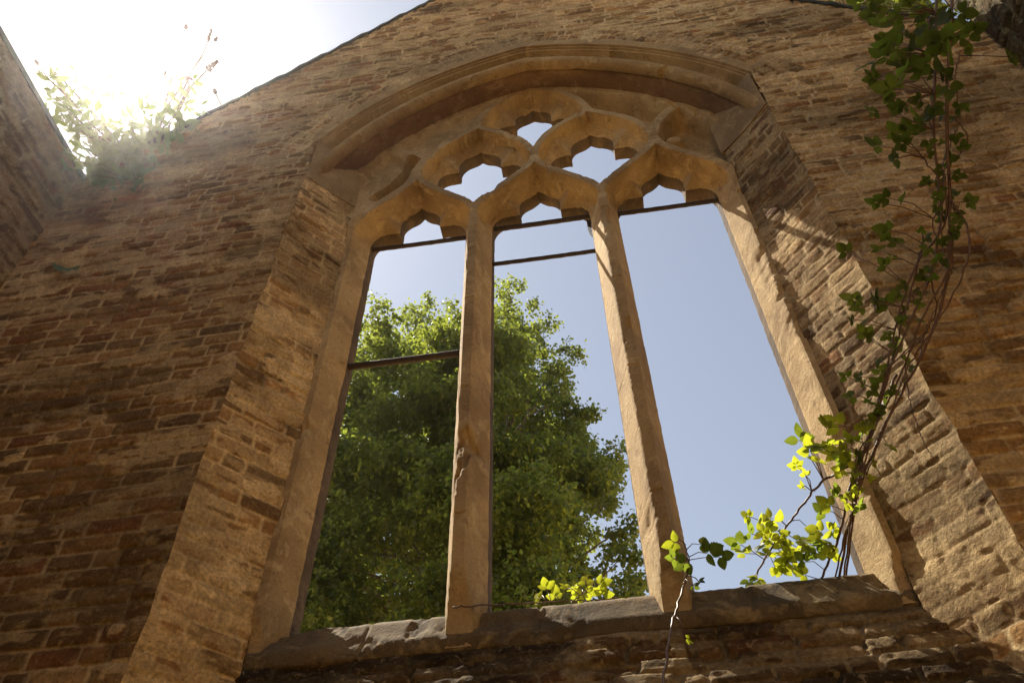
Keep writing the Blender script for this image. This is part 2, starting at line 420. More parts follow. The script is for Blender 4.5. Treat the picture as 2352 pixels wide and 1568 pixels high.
# outer reveal: flares from the back of the stone window to the outer face
mb = MB()
for sgn in (-1, 1):
    V = []; n_ = 50
    for i in range(n_ + 1):
        for (y, q) in ((.60, .012), (.66, .02), (.97, .72)):
            x, z = arch_pt(sgn, q, i / n_, AZ + .001); V.append((x, y, z))
    for z in (4.0, 3.0, 1.8):
        for (y, q) in ((.60, .012), (.66, .02), (.97, .72)): V.append((XC + sgn * (AR + q - AX), y, z))
    k_ = n_ + 4; F = [[i * 3 + j, i * 3 + j + 1, (i + 1) * 3 + j + 1, (i + 1) * 3 + j][::sgn] for i in range(k_ - 1) for j in (0, 1)]
    mb.add(V, F)
    mb.add([(XC + sgn * 1.62, .64, 1.8), (XC + sgn * 1.98, .64, 1.8), (XC + sgn * 1.98, .64, 6.2), (XC + sgn * 1.62, .64, 6.2)], [[0, 1, 2, 3][::sgn]])
mb.build('outer_reveal', M_CORE, wall, False)

# coping along both slopes
mb = MB()
for sgn, xe in ((-1, XLW + .02), (1, XRW - .02)):
    n_ = 60; P0 = []; 
    for i in range(n_ + 1):
        x = GX + (xe - GX) * i / n_; z = topz(x); w = .006 * math.sin(i * 2.1) + .004 * math.sin(i * 5.3)
        P0.append([(x, -.018 + w, z - .012), (x, -.02 + w, z + .045), (x, YW + .02, z + .045), (x, YW + .02, z - .012)])
    V_ = np.array(P0).reshape(-1, 3)
    F_ = [[i * 4 + j, i * 4 + (j + 1) % 4, (i + 1) * 4 + (j + 1) % 4, (i + 1) * 4 + j] for i in range(n_) for j in range(4)]
    F_ += [[0, 1, 2, 3], [n_ * 4 + 3, n_ * 4 + 2, n_ * 4 + 1, n_ * 4]]
    mb.add(V_, F_)
mb.build('coping', M_COPING, wall, False)

# splayed brick reveals
def splay(side, name):
    e = EL if side < 0 else ER; xi = XC + side * (1.512)
    L = math.hypot(xi - e, .368); nu = 56; zz = np.arange(1.0, 7.1, .0085)
    uu = np.linspace(0, L, nu)
    Us, Vs = np.meshgrid(uu, zz)
    if side < 0:
        cov = lambda u, v: .60 + .12 * sstep(4, 2.4, v); pw = [1, 2, .7, 1.2, 3, 1.6, 2, 1.2]
    else:
        cov = lambda u, v: .52 - .22 * sstep(4.6, 5.2, v); pw = [1.2, 2, .6, 1.2, 3, 1.6, 2, 1.2]
    Ds, Cs = brickwork(Us, Vs, .098, 43 + side, pw, cov, lens=(.27, .135))
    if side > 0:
        Cs = Cs * (1 - .28 * sstep(4.5, 5.4, Vs + .5 * (fbm2(Us * 4, Vs * 2, 5) - .5)))[..., None]   # darker brown towards the arch
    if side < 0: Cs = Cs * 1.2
    t = Us / L
    nrm = np.array([-side * .368, -abs(xi - e), 0]); nrm /= np.linalg.norm(nrm)      # into the room
    x0 = e + wob(zz, 1 if side < 0 else 2)[:, None]
    bx = x0 + (xi - x0) * t; by = t * .368
    dd = Ds * np.clip(t * 12, 0.0, 1) * (.8 if side < 0 else .46)
    P = np.stack([bx - nrm[0] * dd, by - nrm[1] * dd, Vs], -1)
    cxx = (bx[:-1, :-1] + bx[1:, 1:]) / 2; czz = (Vs[:-1, :-1] + Vs[1:, 1:]) / 2
    keep = ~((arch_n(cxx, czz) > .05))
    F = grid_faces(nu, len(zz), keep, flip=side < 0)
    V_, F_, C_ = compact(P.reshape(-1, 3), F, Cs.reshape(-1, 3))
    mesh_obj(name, V_, F_, M_BRICK, wall, True, C_)
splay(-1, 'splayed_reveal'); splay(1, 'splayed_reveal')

# sloping brick sill below the stone sill
SL = 1.957
nu = 400; uu = np.linspace(EL - .05, ER + .05, nu); tt = np.linspace(0, 1, 110)
Ug, Tg = np.meshgrid(uu, tt); Lg = math.hypot(.46, .90)
Dg, Cg = brickwork(Ug, Tg * Lg, .098, 63, [1, 1, .6, 2.2, 1.3, 2.4, .7, 2.4], lambda u, v: .42 + 0 * u)
Dg = Dg * 1.7 + .03 * (fbm2(Ug * 3, Tg * 3, 64) - .5)
damp_shade = sstep(.36, .58, fbm2(Ug * 1.7, Tg * 3.2, 65, 5))[..., None]
Cg = Cg * np.array([.50, .50, .50]) * (1 - .62 * damp_shade)            # damp black crust, darkened further by shade put into the colour
gn = np.array([0, -.90, .46]) / Lg
P = np.stack([Ug, Tg * .46 - gn[1] * Dg, 1.15 + Tg * .90 - gn[2] * Dg], -1)
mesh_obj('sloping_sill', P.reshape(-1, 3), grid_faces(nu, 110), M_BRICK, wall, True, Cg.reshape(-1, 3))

# ================================================================== 2. the stone window
win = empty('stone_window', (XC, YG, 2.15))
tag(win, 'three-light sandstone gothic window with net tracery and no glass', 'window')
print('window')
# --- hood mould + soffit, swept along both arcs
prof = [(.005, .395), (-.006, .385), (-.006, .278), (.014, .274), (.015, .258), (.030, .254), (.034, .238), (.080, .222), (.140, .196), (.165, .155), (.150, .118), (.100, .104),
        (.052, .102), (.030, .085), (.021, .06), (.027, .03), (.05, .008), (.09, 0), (.116, .004), (.128, .028), (.135, .034)]
prof2 = [(.135, .034), (.150, .026), (.20, .022), (.26, .020), (.31, .016), (.33, .02)]
def sweep(prof, name, zend, mat, chip=.0, n=150):
    V = []; F = []
    for side in (-1, 1):
        base = len(V); K = len(prof)
        for i in range(n + 1):
            for (y, q) in prof:
                x, z = arch_pt(side, q, i / n, max(zend, AZ + math.sqrt(max((AR + q) ** 2 - (1.875 + AX) ** 2, 0))) if zend < 6.05 else zend)
                V.append((x, y, z))
        for i in range(n):
            for j in range(K - 1):
                a = base + i * K + j; f = [a, a + 1, a + K + 1, a + K]; F.append(f if side > 0 else f[::-1])
        cap = [base + n * K + j for j in range(K)]
        V.append((V[base + n * K + K - 1][0], .16, V[base + n * K][2])); V.append((V[base + n * K][0], .16, V[base + n * K][2]))
        F.append(cap + [len(V) - 2, len(V) - 1])
    V = np.array(V)
    nz = fbm3(V, 14, 5) - .5; nb = fbm3(V, 3.0, 8) - .5
    ch = np.clip(fbm3(V, 5.5, 11, 4) - .60, 0, 1) * chip
    V[:, 2] += .006 * nz + .010 * nb + ch; V[:, 1] += .005 * nz + ch * .3
    return mesh_obj(name, V, F, mat, win, True, sharp=40)
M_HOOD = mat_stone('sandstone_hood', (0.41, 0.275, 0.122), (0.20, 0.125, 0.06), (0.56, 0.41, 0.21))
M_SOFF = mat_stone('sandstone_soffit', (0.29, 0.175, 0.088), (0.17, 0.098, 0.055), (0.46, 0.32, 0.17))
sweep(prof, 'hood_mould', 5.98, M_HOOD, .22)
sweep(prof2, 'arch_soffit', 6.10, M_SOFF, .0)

# --- tracery, mullions and jambs: one relief, split in parts
h = .0085
gx = np.arange(XC - 1.66, XC + 1.66 + h, h); gz = np.arange(1.94, 7.68, h)
GXm, GZm = np.meshgrid(gx, gz); rx = GXm - XC
# centre lines
def scurve(xa, za, xb, zb, n=26):
    t = np.linspace(0, 1, n); s = t - .83 * np.sin(2 * np.pi * t) / (2 * np.pi)
    return np.stack([xa + (xb - xa) * s, za + (zb - za) * t], 1)
LC = np.array([(0, 0), (.015, -.09), (.055, -.175), (.13, -.265), (.258, -.405), (.40, -.545), (.47, -.63), (.497, -.71)])
UC = np.array([(0, .03), (.012, -.03), (.055, -.075), (.16, -.150), (.31, -.28), (.405, -.41), (.458, -.53), (.488, -.63), (.5, -.705)])
def resamp(P, n=30):
    t = np.linspace(0, len(P) - 1, n); Q = np.stack([np.interp(t, range(len(P)), P[:, i]) for i in (0, 1)], 1)
    for _ in range(5): Q[1:-1] = (Q[:-2] + 2 * Q[1:-1] + Q[2:]) / 4
    return Q
LC = resamp(LC); UC = resamp(UC)
def rib(kind, xt, zt, side, zs=1.0): return (LC if kind == 'l' else UC) * [side, zs] + [xt, zt]
lines = []
for xm in (-1.5, -.5, .5, 1.5): lines.append(np.array([(xm, 1.5), (xm, Z0)]))
lat = []
for c_ in (-1, 0, 1):
    for sd in (-1, 1): lat.append(rib('l', c_, Z1, sd))
for c_ in (-.5, .5):
    for sd in (-1, 1): lat.append(rib('u', c_, Z2, sd))
for sd in (-1, 1): lat.append(rib('u', 0, Z2 + .70, sd)); lat.append(rib('u', sd * 1.5, Z2, -sd))
lines += lat
def seg_dist(px, pz, poly):
    A = poly[:-1]; B = poly[1:]; d2 = np.full(px.shape, 1e9)
    for a, b in zip(A, B):
        ab = b - a; L2 = ab @ ab + 1e-12
        m = (px > min(a[0], b[0]) - .5) & (px < max(a[0], b[0]) + .5) & (pz > min(a[1], b[1]) - .5) & (pz < max(a[1], b[1]) + .5)
        if not m.any(): continue
        qx = px[m] - a[0]; qz = pz[m] - a[1]; t = np.clip((qx * ab[0] + qz * ab[1]) / L2, 0, 1)
        dd = (qx - t * ab[0]) ** 2 + (qz - t * ab[1]) ** 2; d2[m] = np.minimum(d2[m], dd)
    return np.sqrt(d2)
dB = np.full(rx.shape, 9.0)
for l in lines: dB = np.minimum(dB, seg_dist(rx, GZm, l))
an = arch_n(GXm, GZm); dArch = np.where(GZm > 5.9, np.maximum(-an, 0), 9)
dB = np.minimum(dB, dArch)
# cusped openings
def arc(p, q, bulge, n=9):
    p = np.array(p, float); q = np.array(q, float); t = np.linspace(0, 1, n)[:-1]; mvec = q - p; nv = np.array([-mvec[1], mvec[0]])
    return [tuple(p + mvec * s + nv * bulge * 4 * s * (1 - s)) for s in t]
def sym(right):   # right half listed top -> bottom ; mirrored
    r = list(right); l = [(-x, z) for x, z in r[::-1]]
    return np.array(r + l)
light = []
light += arc((0, .485), (.085, .405), -.06) + arc((.085, .405), (.168, .292), .13) + [(.168, .292), (.166, .230)] + arc((.168, .165), (.394, -.02), .30, 12) + [(.394, -.02), (.394, -.5), (.394, -3.80)]
light = sym(light)
def quatre(ap, tipz, tx):
    u = arc((0, ap), (.085, ap - .07), -.06) + arc((.085, ap - .07), (tx, tipz), .14) + [(tx, tipz), (tx - .002, tipz - .05)]
    u += arc((tx, tipz - .11), (.375, .06), .30, 10) + arc((.375, .04), (.215, -.125), .28, 9) + [(.215, -.125), (.212, -.16)]
    u += arc((.208, -.205), (.105, -.45), .09, 8) + arc((.105, -.45), (0, -.60), -.07, 6) + [(0.001, -.60)]
    return sym(u)
unit = quatre(.545, .335, .188)
top = sym(arc((0, .53), (.085, .46), -.06) + arc((.085, .46), (.172, .375), .14) + [(.172, .375), (.170, .325)] + arc((.172, .265), (.375, .07), .30, 10) + arc((.375, .05), (.20, -.105), .10, 8) + arc((.20, -.105), (.0, -.42), -.05, 10) + [(.001, -.42)])
open_v = [light + [-1, Z0], light + [0, Z0], light + [1, Z0], unit + [-.5, Z1], unit + [.5, Z1], top + [0, Z2]]
def poly_in(px, pz, poly):
    c = np.zeros(px.shape, bool); n = len(poly)
    for i in range(n):
        x1, y1 = poly[i]; x2, y2 = poly[(i + 1) % n]
        if y1 == y2: continue
        m = ((y1 > pz) != (y2 > pz)); c ^= m & (px < (x2 - x1) * (pz - y1) / (y2 - y1) + x1)
    return c
dV = np.full(rx.shape, 9.0)
for v in open_v:
    cl = np.vstack([v, v[:1]]); d = seg_dist(rx, GZm, cl); ins = poly_in(rx, GZm, v)
    dV = np.where(ins, -d, np.minimum(dV, np.where(dV < 0, dV, d)))
    dV = np.where(ins, -d, dV)
# blind daggers and side lights that are only sunk into the stone
blind = [np.array([(-1.10, 6.02 + .16), (-1.20, 6.12), (-1.30, 6.28), (-1.17, 6.40), (-1.10, 6.36)]), ]
YGm = YG - .05 * sstep(5.9, 6.4, GZm)
def relief(dB, dV):
    cB = YF + .075 * sstep(HF, HF + .030, dB)
    lin = YG - (YG - YF) * np.clip(dV / (HB - HF), 0, 1)
    t = np.clip(dV / .17, 0, 1)
    g = YGm - (YGm - .350) * (1 - (1 - t) ** 1.35)
    y = np.maximum(cB, g)
    # plain mullions keep a straight chamfer
    w = sstep(5.40, 5.62, GZm)
    ym = np.where(dB < HF, YF, YF + (YG - YF) * np.clip((dB - HF) / (HB - HF), 0, 1))
    y = y * w + ym * (1 - w)
    y = np.where(dB < HF, YF, y)
    return y
yf = relief(dB, np.maximum(dV, 0))
# sunk spandrels on the right (deep) and left (shallow)
def cell(cx_, cz_, low=None):
    r = np.vstack([UC + [0, .705], (LC if low is None else low) * [-1, 1] + [.5, 0]]); l = r[::-1] * [-1, 1]; return np.vstack([r, l]) + [cx_, cz_]
incell = poly_in(rx, GZm, cell(-.5, Z1)) | poly_in(rx, GZm, cell(.5, Z1)) | poly_in(rx, GZm, cell(0, Z2, UC))
for c_ in (-1, 0, 1):
    r = LC + [0, Z1]; incell |= poly_in(rx, GZm, np.vstack([r, r[::-1] * [-1, 1]]) + [c_, 0]) | ((np.abs(rx - c_) < .5) & (GZm < Z0))
rec = sstep(HF, .12, dB)
sideR = (rx > 0) & ~incell & (GZm > 5.5)
yf = np.where(sideR, np.maximum(YF + .20 * rec, YF), yf)
sideL = (rx < 0) & ~incell & (GZm > 5.5)
yf = np.where(sideL, YF + .05 * rec, yf)
# stub of a cusp in the outer cell on the right
st_ = np.hypot(rx - 1.17, (GZm - 6.27) * 1.3)
yf = np.where(sideR, np.minimum(yf, YF + .06 + 1.6 * np.maximum(st_ - .055, 0)), yf)
# the small eyelet left of the first light
ey = seg_dist(rx, GZm, np.array([(-1.35, 6.05), (-1.20, 6.20), (-1.10, 6.42), (-1.06, 6.56)]))
yf = np.where(sideL & (rx < -1.0), np.maximum(yf, YF + .16 * sstep(.075, .035, ey)), yf)
jt = np.minimum.reduce([np.abs((GZm - 6.28) + .0 * rx) + 9 * (dB > .14) + 9 * (np.abs(np.abs(rx) % 1.0) < .9) * 0 + 9 * (GZm < 5.6), np.abs(GZm - 5.52) + 9 * (dB > .13)])
yf = yf + .008 * sstep(.006, .002, jt)
# wear
Pn = np.stack([GXm.ravel(), 0 * GXm.ravel(), GZm.ravel()], 1)
n1 = fbm2(GXm * 9, GZm * 9, 301, 4) - .5; n2 = fbm2(GXm * 30, GZm * 30, 302, 3) - .5
chips = np.clip(fbm2(GXm * 6, GZm * 3.2, 303, 5) - .60, 0, 1)
edge = sstep(.045, .0, np.abs(dB - HF))
low = sstep(5.2, 2.6, GZm)
yf = yf + .007 * n1 + .004 * n2 + chips * (.10 + .35 * edge) * (.6 + .8 * low)
for zj, sl in ((2.62, .5), (3.55, 0), (4.42, 0), (5.30, 0)):
    yf = yf + .010 * sstep(.008, .002, np.abs(GZm - zj - sl * (rx % 1.0 - .5) * .3 - .004 * noise2(rx * 20, rx * 0, 9))) * (np.abs(np.abs(rx) - 1) > .3)
ja = np.abs(np.abs(rx) - 1.503); wj = sstep(5.75, 5.35, GZm) * (np.abs(rx) > 1.3)
yj = .36 + (YG - .36) * np.clip((ja - .0215) / (.109 - .0215), 0, 1) + .008 * n1 + .004 * n2 + chips * (.06 + .25 * sstep(.04, 0, np.abs(ja - .0215)))
yf = yf * (1 - wj) + yj * wj
yf = np.where((np.abs(rx) > 1.526) & (GZm < 5.9), .43, yf)
yf = np.where(GZm < 2.35, np.maximum(yf, YF + (.40 - YF) * sstep(2.34, 2.04, GZm)), yf)
yf = np.minimum(yf, YG + .03)
yb = YB + .012 + .012 * n1 - .05 * sstep(5.9, 6.4, GZm)
# break the cusp tips a little
dV = dV + np.where(np.abs(dV) < .04, .006 * (fbm2(GXm * 22, GZm * 22, 305, 3) - .5), 0)
# vertices snapped to the rim of the openings
gzd, gxd = np.gradient(dV, h); gl = np.hypot(gxd, gzd) + 1e-6
cen = (dV[:-1, :-1] + dV[1:, :-1] + dV[:-1, 1:] + dV[1:, 1:]) / 4
solid = cen > 0
cr = (GXm[:-1, :-1] + h / 2); czr = (GZm[:-1, :-1] + h / 2)
solid &= arch_n(cr, czr) < .035
vs = np.zeros(dV.shape, int)
for dy in (0, 1):
    for dx in (0, 1):
        vs[dy:dV.shape[0] - 1 + dy, dx:dV.shape[1] - 1 + dx] += solid
rim = (vs > 0) & (vs < 4) & (np.abs(dV) < 1.5 * h)
sx = np.where(rim, -dV * gxd / gl ** 2, 0); sz = np.where(rim, -dV * gzd / gl ** 2, 0)
sx = np.clip(sx, -h, h); sz = np.clip(sz, -h, h)
VF = np.stack([GXm + sx, yf, GZm + sz], -1).reshape(-1, 3); VBk = np.stack([GXm + sx, yb, GZm + sz], -1).reshape(-1, 3)
NU, NV = len(gx), len(gz)
def part(mask, name, mat):
    ks = solid & mask
    F = grid_faces(NU, NV, ks); Fb = F[:, ::-1] + len(VF)
    # rim walls
    W_ = []
    idx = lambda j, i: j * NU + i
    pad = np.zeros((ks.shape[0] + 2, ks.shape[1] + 2), bool); pad[1:-1, 1:-1] = ks
    sp_ = np.zeros_like(pad); sp_[1:-1, 1:-1] = solid
    J, I = np.nonzero(ks)
    mid = []
    for (dj, di, a, b) in ((-1, 0, (0, 0), (0, 1)), (1, 0, (1, 1), (1, 0)), (0, -1, (1, 0), (0, 0)), (0, 1, (0, 1), (1, 1))):
        m = ~sp_[J + 1 + dj, I + 1 + di]
        va = idx(J[m] + a[0], I[m] + a[1]); vb = idx(J[m] + b[0], I[m] + b[1])
        W_.append(np.stack([vb, va, va + len(VF), vb + len(VF)], 1))
    Fa = np.vstack([F, Fb] + W_); V_, F_, _ = compact(np.vstack([VF, VBk]), Fa)
    return mesh_obj(name, V_, F_, mat, win, True, sharp=38, mat2=M_CRUST_SHADE, nsplit=len(F))
ZT = 5.44
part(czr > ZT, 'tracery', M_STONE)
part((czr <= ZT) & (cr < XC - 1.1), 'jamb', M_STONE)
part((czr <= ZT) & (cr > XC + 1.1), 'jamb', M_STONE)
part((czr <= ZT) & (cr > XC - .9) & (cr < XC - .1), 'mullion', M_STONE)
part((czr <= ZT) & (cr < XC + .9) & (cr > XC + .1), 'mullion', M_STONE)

# stone sill
ns = 420; sxs = np.linspace(0, 1, ns)
sp_prof0 = [(.47, 1.91), (.405, 1.93), (.398, 1.94), (.392, 1.985), (.40, 2.01), (.43, 2.055), (.45, 2.09), (.48, 2.145), (.525, 2.18), (.56, 2.192), (.62, 2.20), (.75, 2.21), (.98, 2.19), (1.02, 2.10)]
sp_prof = []
for (p_, q_) in zip(sp_prof0[:-1], sp_prof0[1:]):
    m_ = max(1, int(math.hypot(q_[0] - p_[0], q_[1] - p_[1]) / .018)); sp_prof += [(p_[0] + (q_[0] - p_[0]) * i / m_, p_[1] + (q_[1] - p_[1]) * i / m_) for i in range(m_)]
sp_prof.append(sp_prof0[-1])
V = []
for t_ in sxs:
    for (y, z) in sp_prof:
        xa = EL + .884 * min(y, .6) - .12; xb = ER - .884 * min(y, .6) + .12; V.append((xa + (xb - xa) * t_, y, z))
V = np.array(V)
nz = fbm3(V, 4.0, 401, 4) - .5; nf = fbm3(V, 16, 402, 3) - .5
chp = np.clip(fbm3(V, 7, 405, 4) - .56, 0, 1)
V[:, 2] += .010 * nz + .010 * nf - .06 * chp; V[:, 1] += .010 * nz + .10 * chp
for xj in (-1.25, -.42, .55):
    V[:, 2] -= .014 * sstep(.012, .003, np.abs(V[:, 0] - xj))
K = len(sp_prof); F = [[i * K + j, i * K + j + 1, (i + 1) * K + j + 1, (i + 1) * K + j][::-1] for i in range(ns - 1) for j in range(K - 1)]
mesh_obj('sill', V, F, M_SILL, win, True, sharp=28)

# ================================================================== 3. iron bars
G_BAR = 'iron glazing bars across the lights'
def bar(p, q, r, label, sag=.004):
    a = at(*p, .575); b = at(*q, .575); zm = (a[2] + b[2]) / 2
    x0, x1 = a[0] - .05, b[0] + .05; n = 26; t = np.linspace(0, 1, n)
    c = np.array([(x0 + x1) / 2, .575, zm])
    P = np.stack([x0 + (x1 - x0) * t, .575 + 0 * t, a[2] + (b[2] - a[2]) * t - sag * 4 * t * (1 - t)], 1)
    P[:, 2] += .001 * np.sin(t * 37); rr = r * (1 + .03 * np.sin(t * 53) + .03 * np.sin(t * 91))
    m = MB(); m.tube(P, rr, 10)
    tag(m.build('iron_bar', M_IRON, None, True, loc=tuple(c)), label, 'metal bar', G_BAR)
bar((793, 843), (1045, 812), .024, 'thick dark iron bar low across the left light in front of the tree')
bar((855, 574), (1063, 547), .019, 'thin iron bar at the foot of the arched head of the left light')
bar((1137, 527), (1355, 497), .021, 'upper of the two iron bars in the middle light, under its arched head')
bar((1138, 606), (1368, 576), .017, 'lower of the two iron bars in the middle light, against open sky')
bar((1430, 490), (1650, 460), .019, 'single iron bar under the arched head of the right light')
# leftover leaded glass clip
gm, gn_, gp, go = new_mat('dusty_glass'); gp.inputs['Base Color'].default_value = (.75, .78, .8, 1); gp.inputs['Roughness'].default_value = .35
gp.inputs['Transmission Weight'].default_value = .5
sh = empty('glass_fragment', tuple(at(1357, 520, .575)))
tag(sh, 'small pale shard of old window glass left clinging to the right mullion under the bar', 'glass shard')
def prism(pts, y0, y1):
    n = len(pts); a = [at(px, py, y0) for px, py in pts]; b = [at(px, py, y0) + np.array([0, y1 - y0, 0]) for px, py in pts]
    return np.array(a + b), [list(range(n))[::-1], list(range(n, 2 * n))] + [[i, (i + 1) % n, (i + 1) % n + n, i + n] for i in range(n)]
V, F = prism([(1349, 517), (1358, 517), (1362, 545), (1356, 541), (1351, 531)], .57, .574); mesh_obj('pane', V, F, gm, sh, False)
V, F = prism([(1347, 505), (1357, 506), (1359, 519), (1349, 518)], .56, .578); mesh_obj('lead_clip', V, F, M_IRON, sh, False)

# ================================================================== 4. side walls, rear wall, ground
print('walls')
def plane_wall(name, org, eu, nrm, ulen, z0, ztop, label, seed, step, cov, pal, thick=.6, tint=1.0):
    """brick sheet; org (x,y), eu = horizontal direction, nrm = direction of its visible side"""
    w = empty(name, (org[0], org[1], GROUND)); tag(w, label, 'wall')
    uu = np.arange(0, ulen + step, step); zz = np.arange(z0, ztop + step * .5, step); zz[-1] = ztop
    Ug, Vg = np.meshgrid(uu, zz); D, C = brickwork(Ug, Vg, .10, seed, pal, cov)
    D = D * 1.6; P = np.stack([org[0] + eu[0] * Ug - nrm[0] * D, org[1] + eu[1] * Ug - nrm[1] * D, Vg], -1)
    s = eu[0] * -nrm[1] + eu[1] * nrm[0]
    F = grid_faces(len(uu), len(zz), flip=(s < 0))
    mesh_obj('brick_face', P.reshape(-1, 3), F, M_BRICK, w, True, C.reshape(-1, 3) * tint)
    m = MB(); a = np.array(org) - np.array(nrm) * .03; b = a + np.array(eu) * ulen - np.array(nrm) * thick
    lo = np.minimum(a, b); hi = np.maximum(a, b)
    m.box((lo[0], lo[1], z0 - .01), (hi[0], hi[1], ztop - .004)); m.build('core', M_CORE, w, False)
    m = MB(); m.box((lo[0] - .03, lo[1] - .03, ztop - .004), (hi[0] + .03, hi[1] + .03, ztop + .05)); m.build('coping', M_COPING, w, False)
    return w
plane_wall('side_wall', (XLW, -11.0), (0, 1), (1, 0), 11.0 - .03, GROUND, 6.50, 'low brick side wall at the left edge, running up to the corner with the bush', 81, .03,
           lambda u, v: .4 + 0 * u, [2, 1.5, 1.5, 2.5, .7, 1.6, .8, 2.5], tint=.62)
rw = empty('side_wall', (XRW, -3, GROUND)); tag(rw, 'dark mossy side wall in the top right corner beside the gable wall', 'wall')
yy = np.arange(-11.0, -.005, .02); zz = np.concatenate([np.arange(GROUND, 4.5, .1), np.arange(4.5, 8.3, .02)]); Uy, Vz = np.meshgrid(yy, zz)
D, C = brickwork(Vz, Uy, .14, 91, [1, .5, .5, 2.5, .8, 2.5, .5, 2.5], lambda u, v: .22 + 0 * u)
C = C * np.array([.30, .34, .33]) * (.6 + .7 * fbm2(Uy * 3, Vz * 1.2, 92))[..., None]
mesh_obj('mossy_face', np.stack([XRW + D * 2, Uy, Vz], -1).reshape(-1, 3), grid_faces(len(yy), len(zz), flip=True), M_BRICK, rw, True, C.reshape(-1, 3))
m = MB(); m.box((XRW + .04, -11.0, GROUND - .01), (XRW + .7, -.01, 8.28)); m.build('core', M_CORE, rw, False)
plane_wall('rear_wall', (XLW, -11.5), (1, 0), (0, 1), XRW - XLW, GROUND, 7.0, 'brick end wall of the roofless nave behind the viewer', 95, .06,
           lambda u, v: .7 + 0 * u, [1, 1, 1, 1, 2, 1, 1, 1])
# sunlit fragment of masonry seen past the right end of the gable
pf = empty('masonry_stub', (3.4, 1.5, GROUND)); tag(pf, 'sunlit rough masonry stub just visible past the right end of the gable top', 'wall')
uu = np.arange(2.6, 4.6, .02); zz = np.arange(GROUND, 12.0, .05); Ug, Vg = np.meshgrid(uu, zz); D, C = brickwork(Ug, Vg, .1, 97, [1, 1, 1, 1, 3, 1, 1, 1], lambda u, v: .8 + 0 * u)
mesh_obj('rubble_face', np.stack([Ug, 1.5 + D * 3, Vg], -1).reshape(-1, 3), grid_faces(len(uu), len(zz)), M_BRICK, pf, True, C.reshape(-1, 3))

# ground
gxs = np.linspace(-120, 120, 60); gys = np.linspace(-120, 120, 60); A, B = np.meshgrid(gxs, gys)
g = mesh_obj('ground', np.stack([A, B, GROUND - .02 + 0 * A], -1).reshape(-1, 3), grid_faces(60, 60), M_GROUND, None, True)
tag(g, kind='structure')
# ================================================================== 5. leaves and plants
def frames(n_, up=None, rs=RNG):
    """random orthonormal frames (a: along the leaf, b: across, c: normal)"""
    a = rs.normal(size=(n_, 3)); a /= np.linalg.norm(a, axis=1)[:, None]
    b = rs.normal(size=(n_, 3)); b -= (b * a).sum(1)[:, None] * a; b /= np.linalg.norm(b, axis=1)[:, None]
    return a, b, np.cross(a, b)
def stamp(pos, a, b, c, size, TV, TF):
    """copies of a template leaf (TV: x along, y across, z normal)"""
    n_ = len(pos); k = len(TV)
    V = pos[:, None, :] + size[:, None, None] * (TV[None, :, 0:1] * a[:, None, :] + TV[None, :, 1:2] * b[:, None, :] + TV[None, :, 2:3] * c[:, None, :])
    F = (np.asarray(TF)[None] + (np.arange(n_) * k)[:, None, None]).reshape(-1, len(TF[0]))
    return V.reshape(-1, 3), F

# --- the lime tree behind the window
print('tree')
TY = 10.5
def tree_xy(px, py): q = at(px, py, TY); return q[0], q[2]
OUT = [(1172, 648), (1200, 652), (1222, 695), (1268, 728), (1278, 790), (1325, 810), (1315, 850), (1278, 888), (1352, 928), (1330, 965), (1368, 1000), (1415, 1020), (1422, 1082), (1380, 1105), (1335, 1160), (1378, 1200), (1442, 1192), (1420, 1240), (1468, 1262), (1470, 1330), (1500, 1560), (440, 1560),
       (480, 1300), (560, 1120), (640, 980), (720, 900), (800, 850), (872, 850), (865, 768), (915, 745), (930, 703), (975, 686), (1035, 700), (1055, 720), (1100, 700), (1140, 655)]
OUT = np.array([tree_xy(*q) for q in OUT]); OUTC = np.vstack([OUT, OUT[:1]])
prof_r = [tuple(OUT[0])]
ztop = prof_r[0][1]; zbot = 3.5; axx = prof_r[0][0] - .25
tree = empty('lime_tree', (axx, TY, GROUND)); tag(tree, 'tall leafy lime tree with sunlit green crown standing outside behind the window', 'tree')
rs = np.random.default_rng(21)
clumps = []
ZHI = tree_xy(1172, 860)[1]
while len(clumps) < 700:
    x = rs.uniform(OUT[:, 0].min(), OUT[:, 0].max()); z = rs.uniform(OUT[:, 1].min(), OUT[:, 1].max()); r_ = rs.uniform(.18, .58)
    a1 = np.array([[x]]); a2 = np.array([[z]])
    if not poly_in(a1, a2, OUT)[0, 0]: continue
    dd = min(seg_dist(a1, a2, OUTC)[0, 0], 3.0)
    if (z > ZHI and dd < r_ * .85) or dd < r_ * .30 or (dd > 1.3 and rs.uniform() < .15): continue
    r_ = min(r_, .20 + dd * .7)
    if dd > 1.0: r_ *= 1.2
    hy = min(3.3, .5 + dd * 1.5); ph = rs.uniform(-1, 1); y = TY + np.sign(ph) * abs(ph) ** .42 * hy
    z += min(0, y - TY) * 1.22 - r_ * .25
    clumps.append((x, y, z, r_))
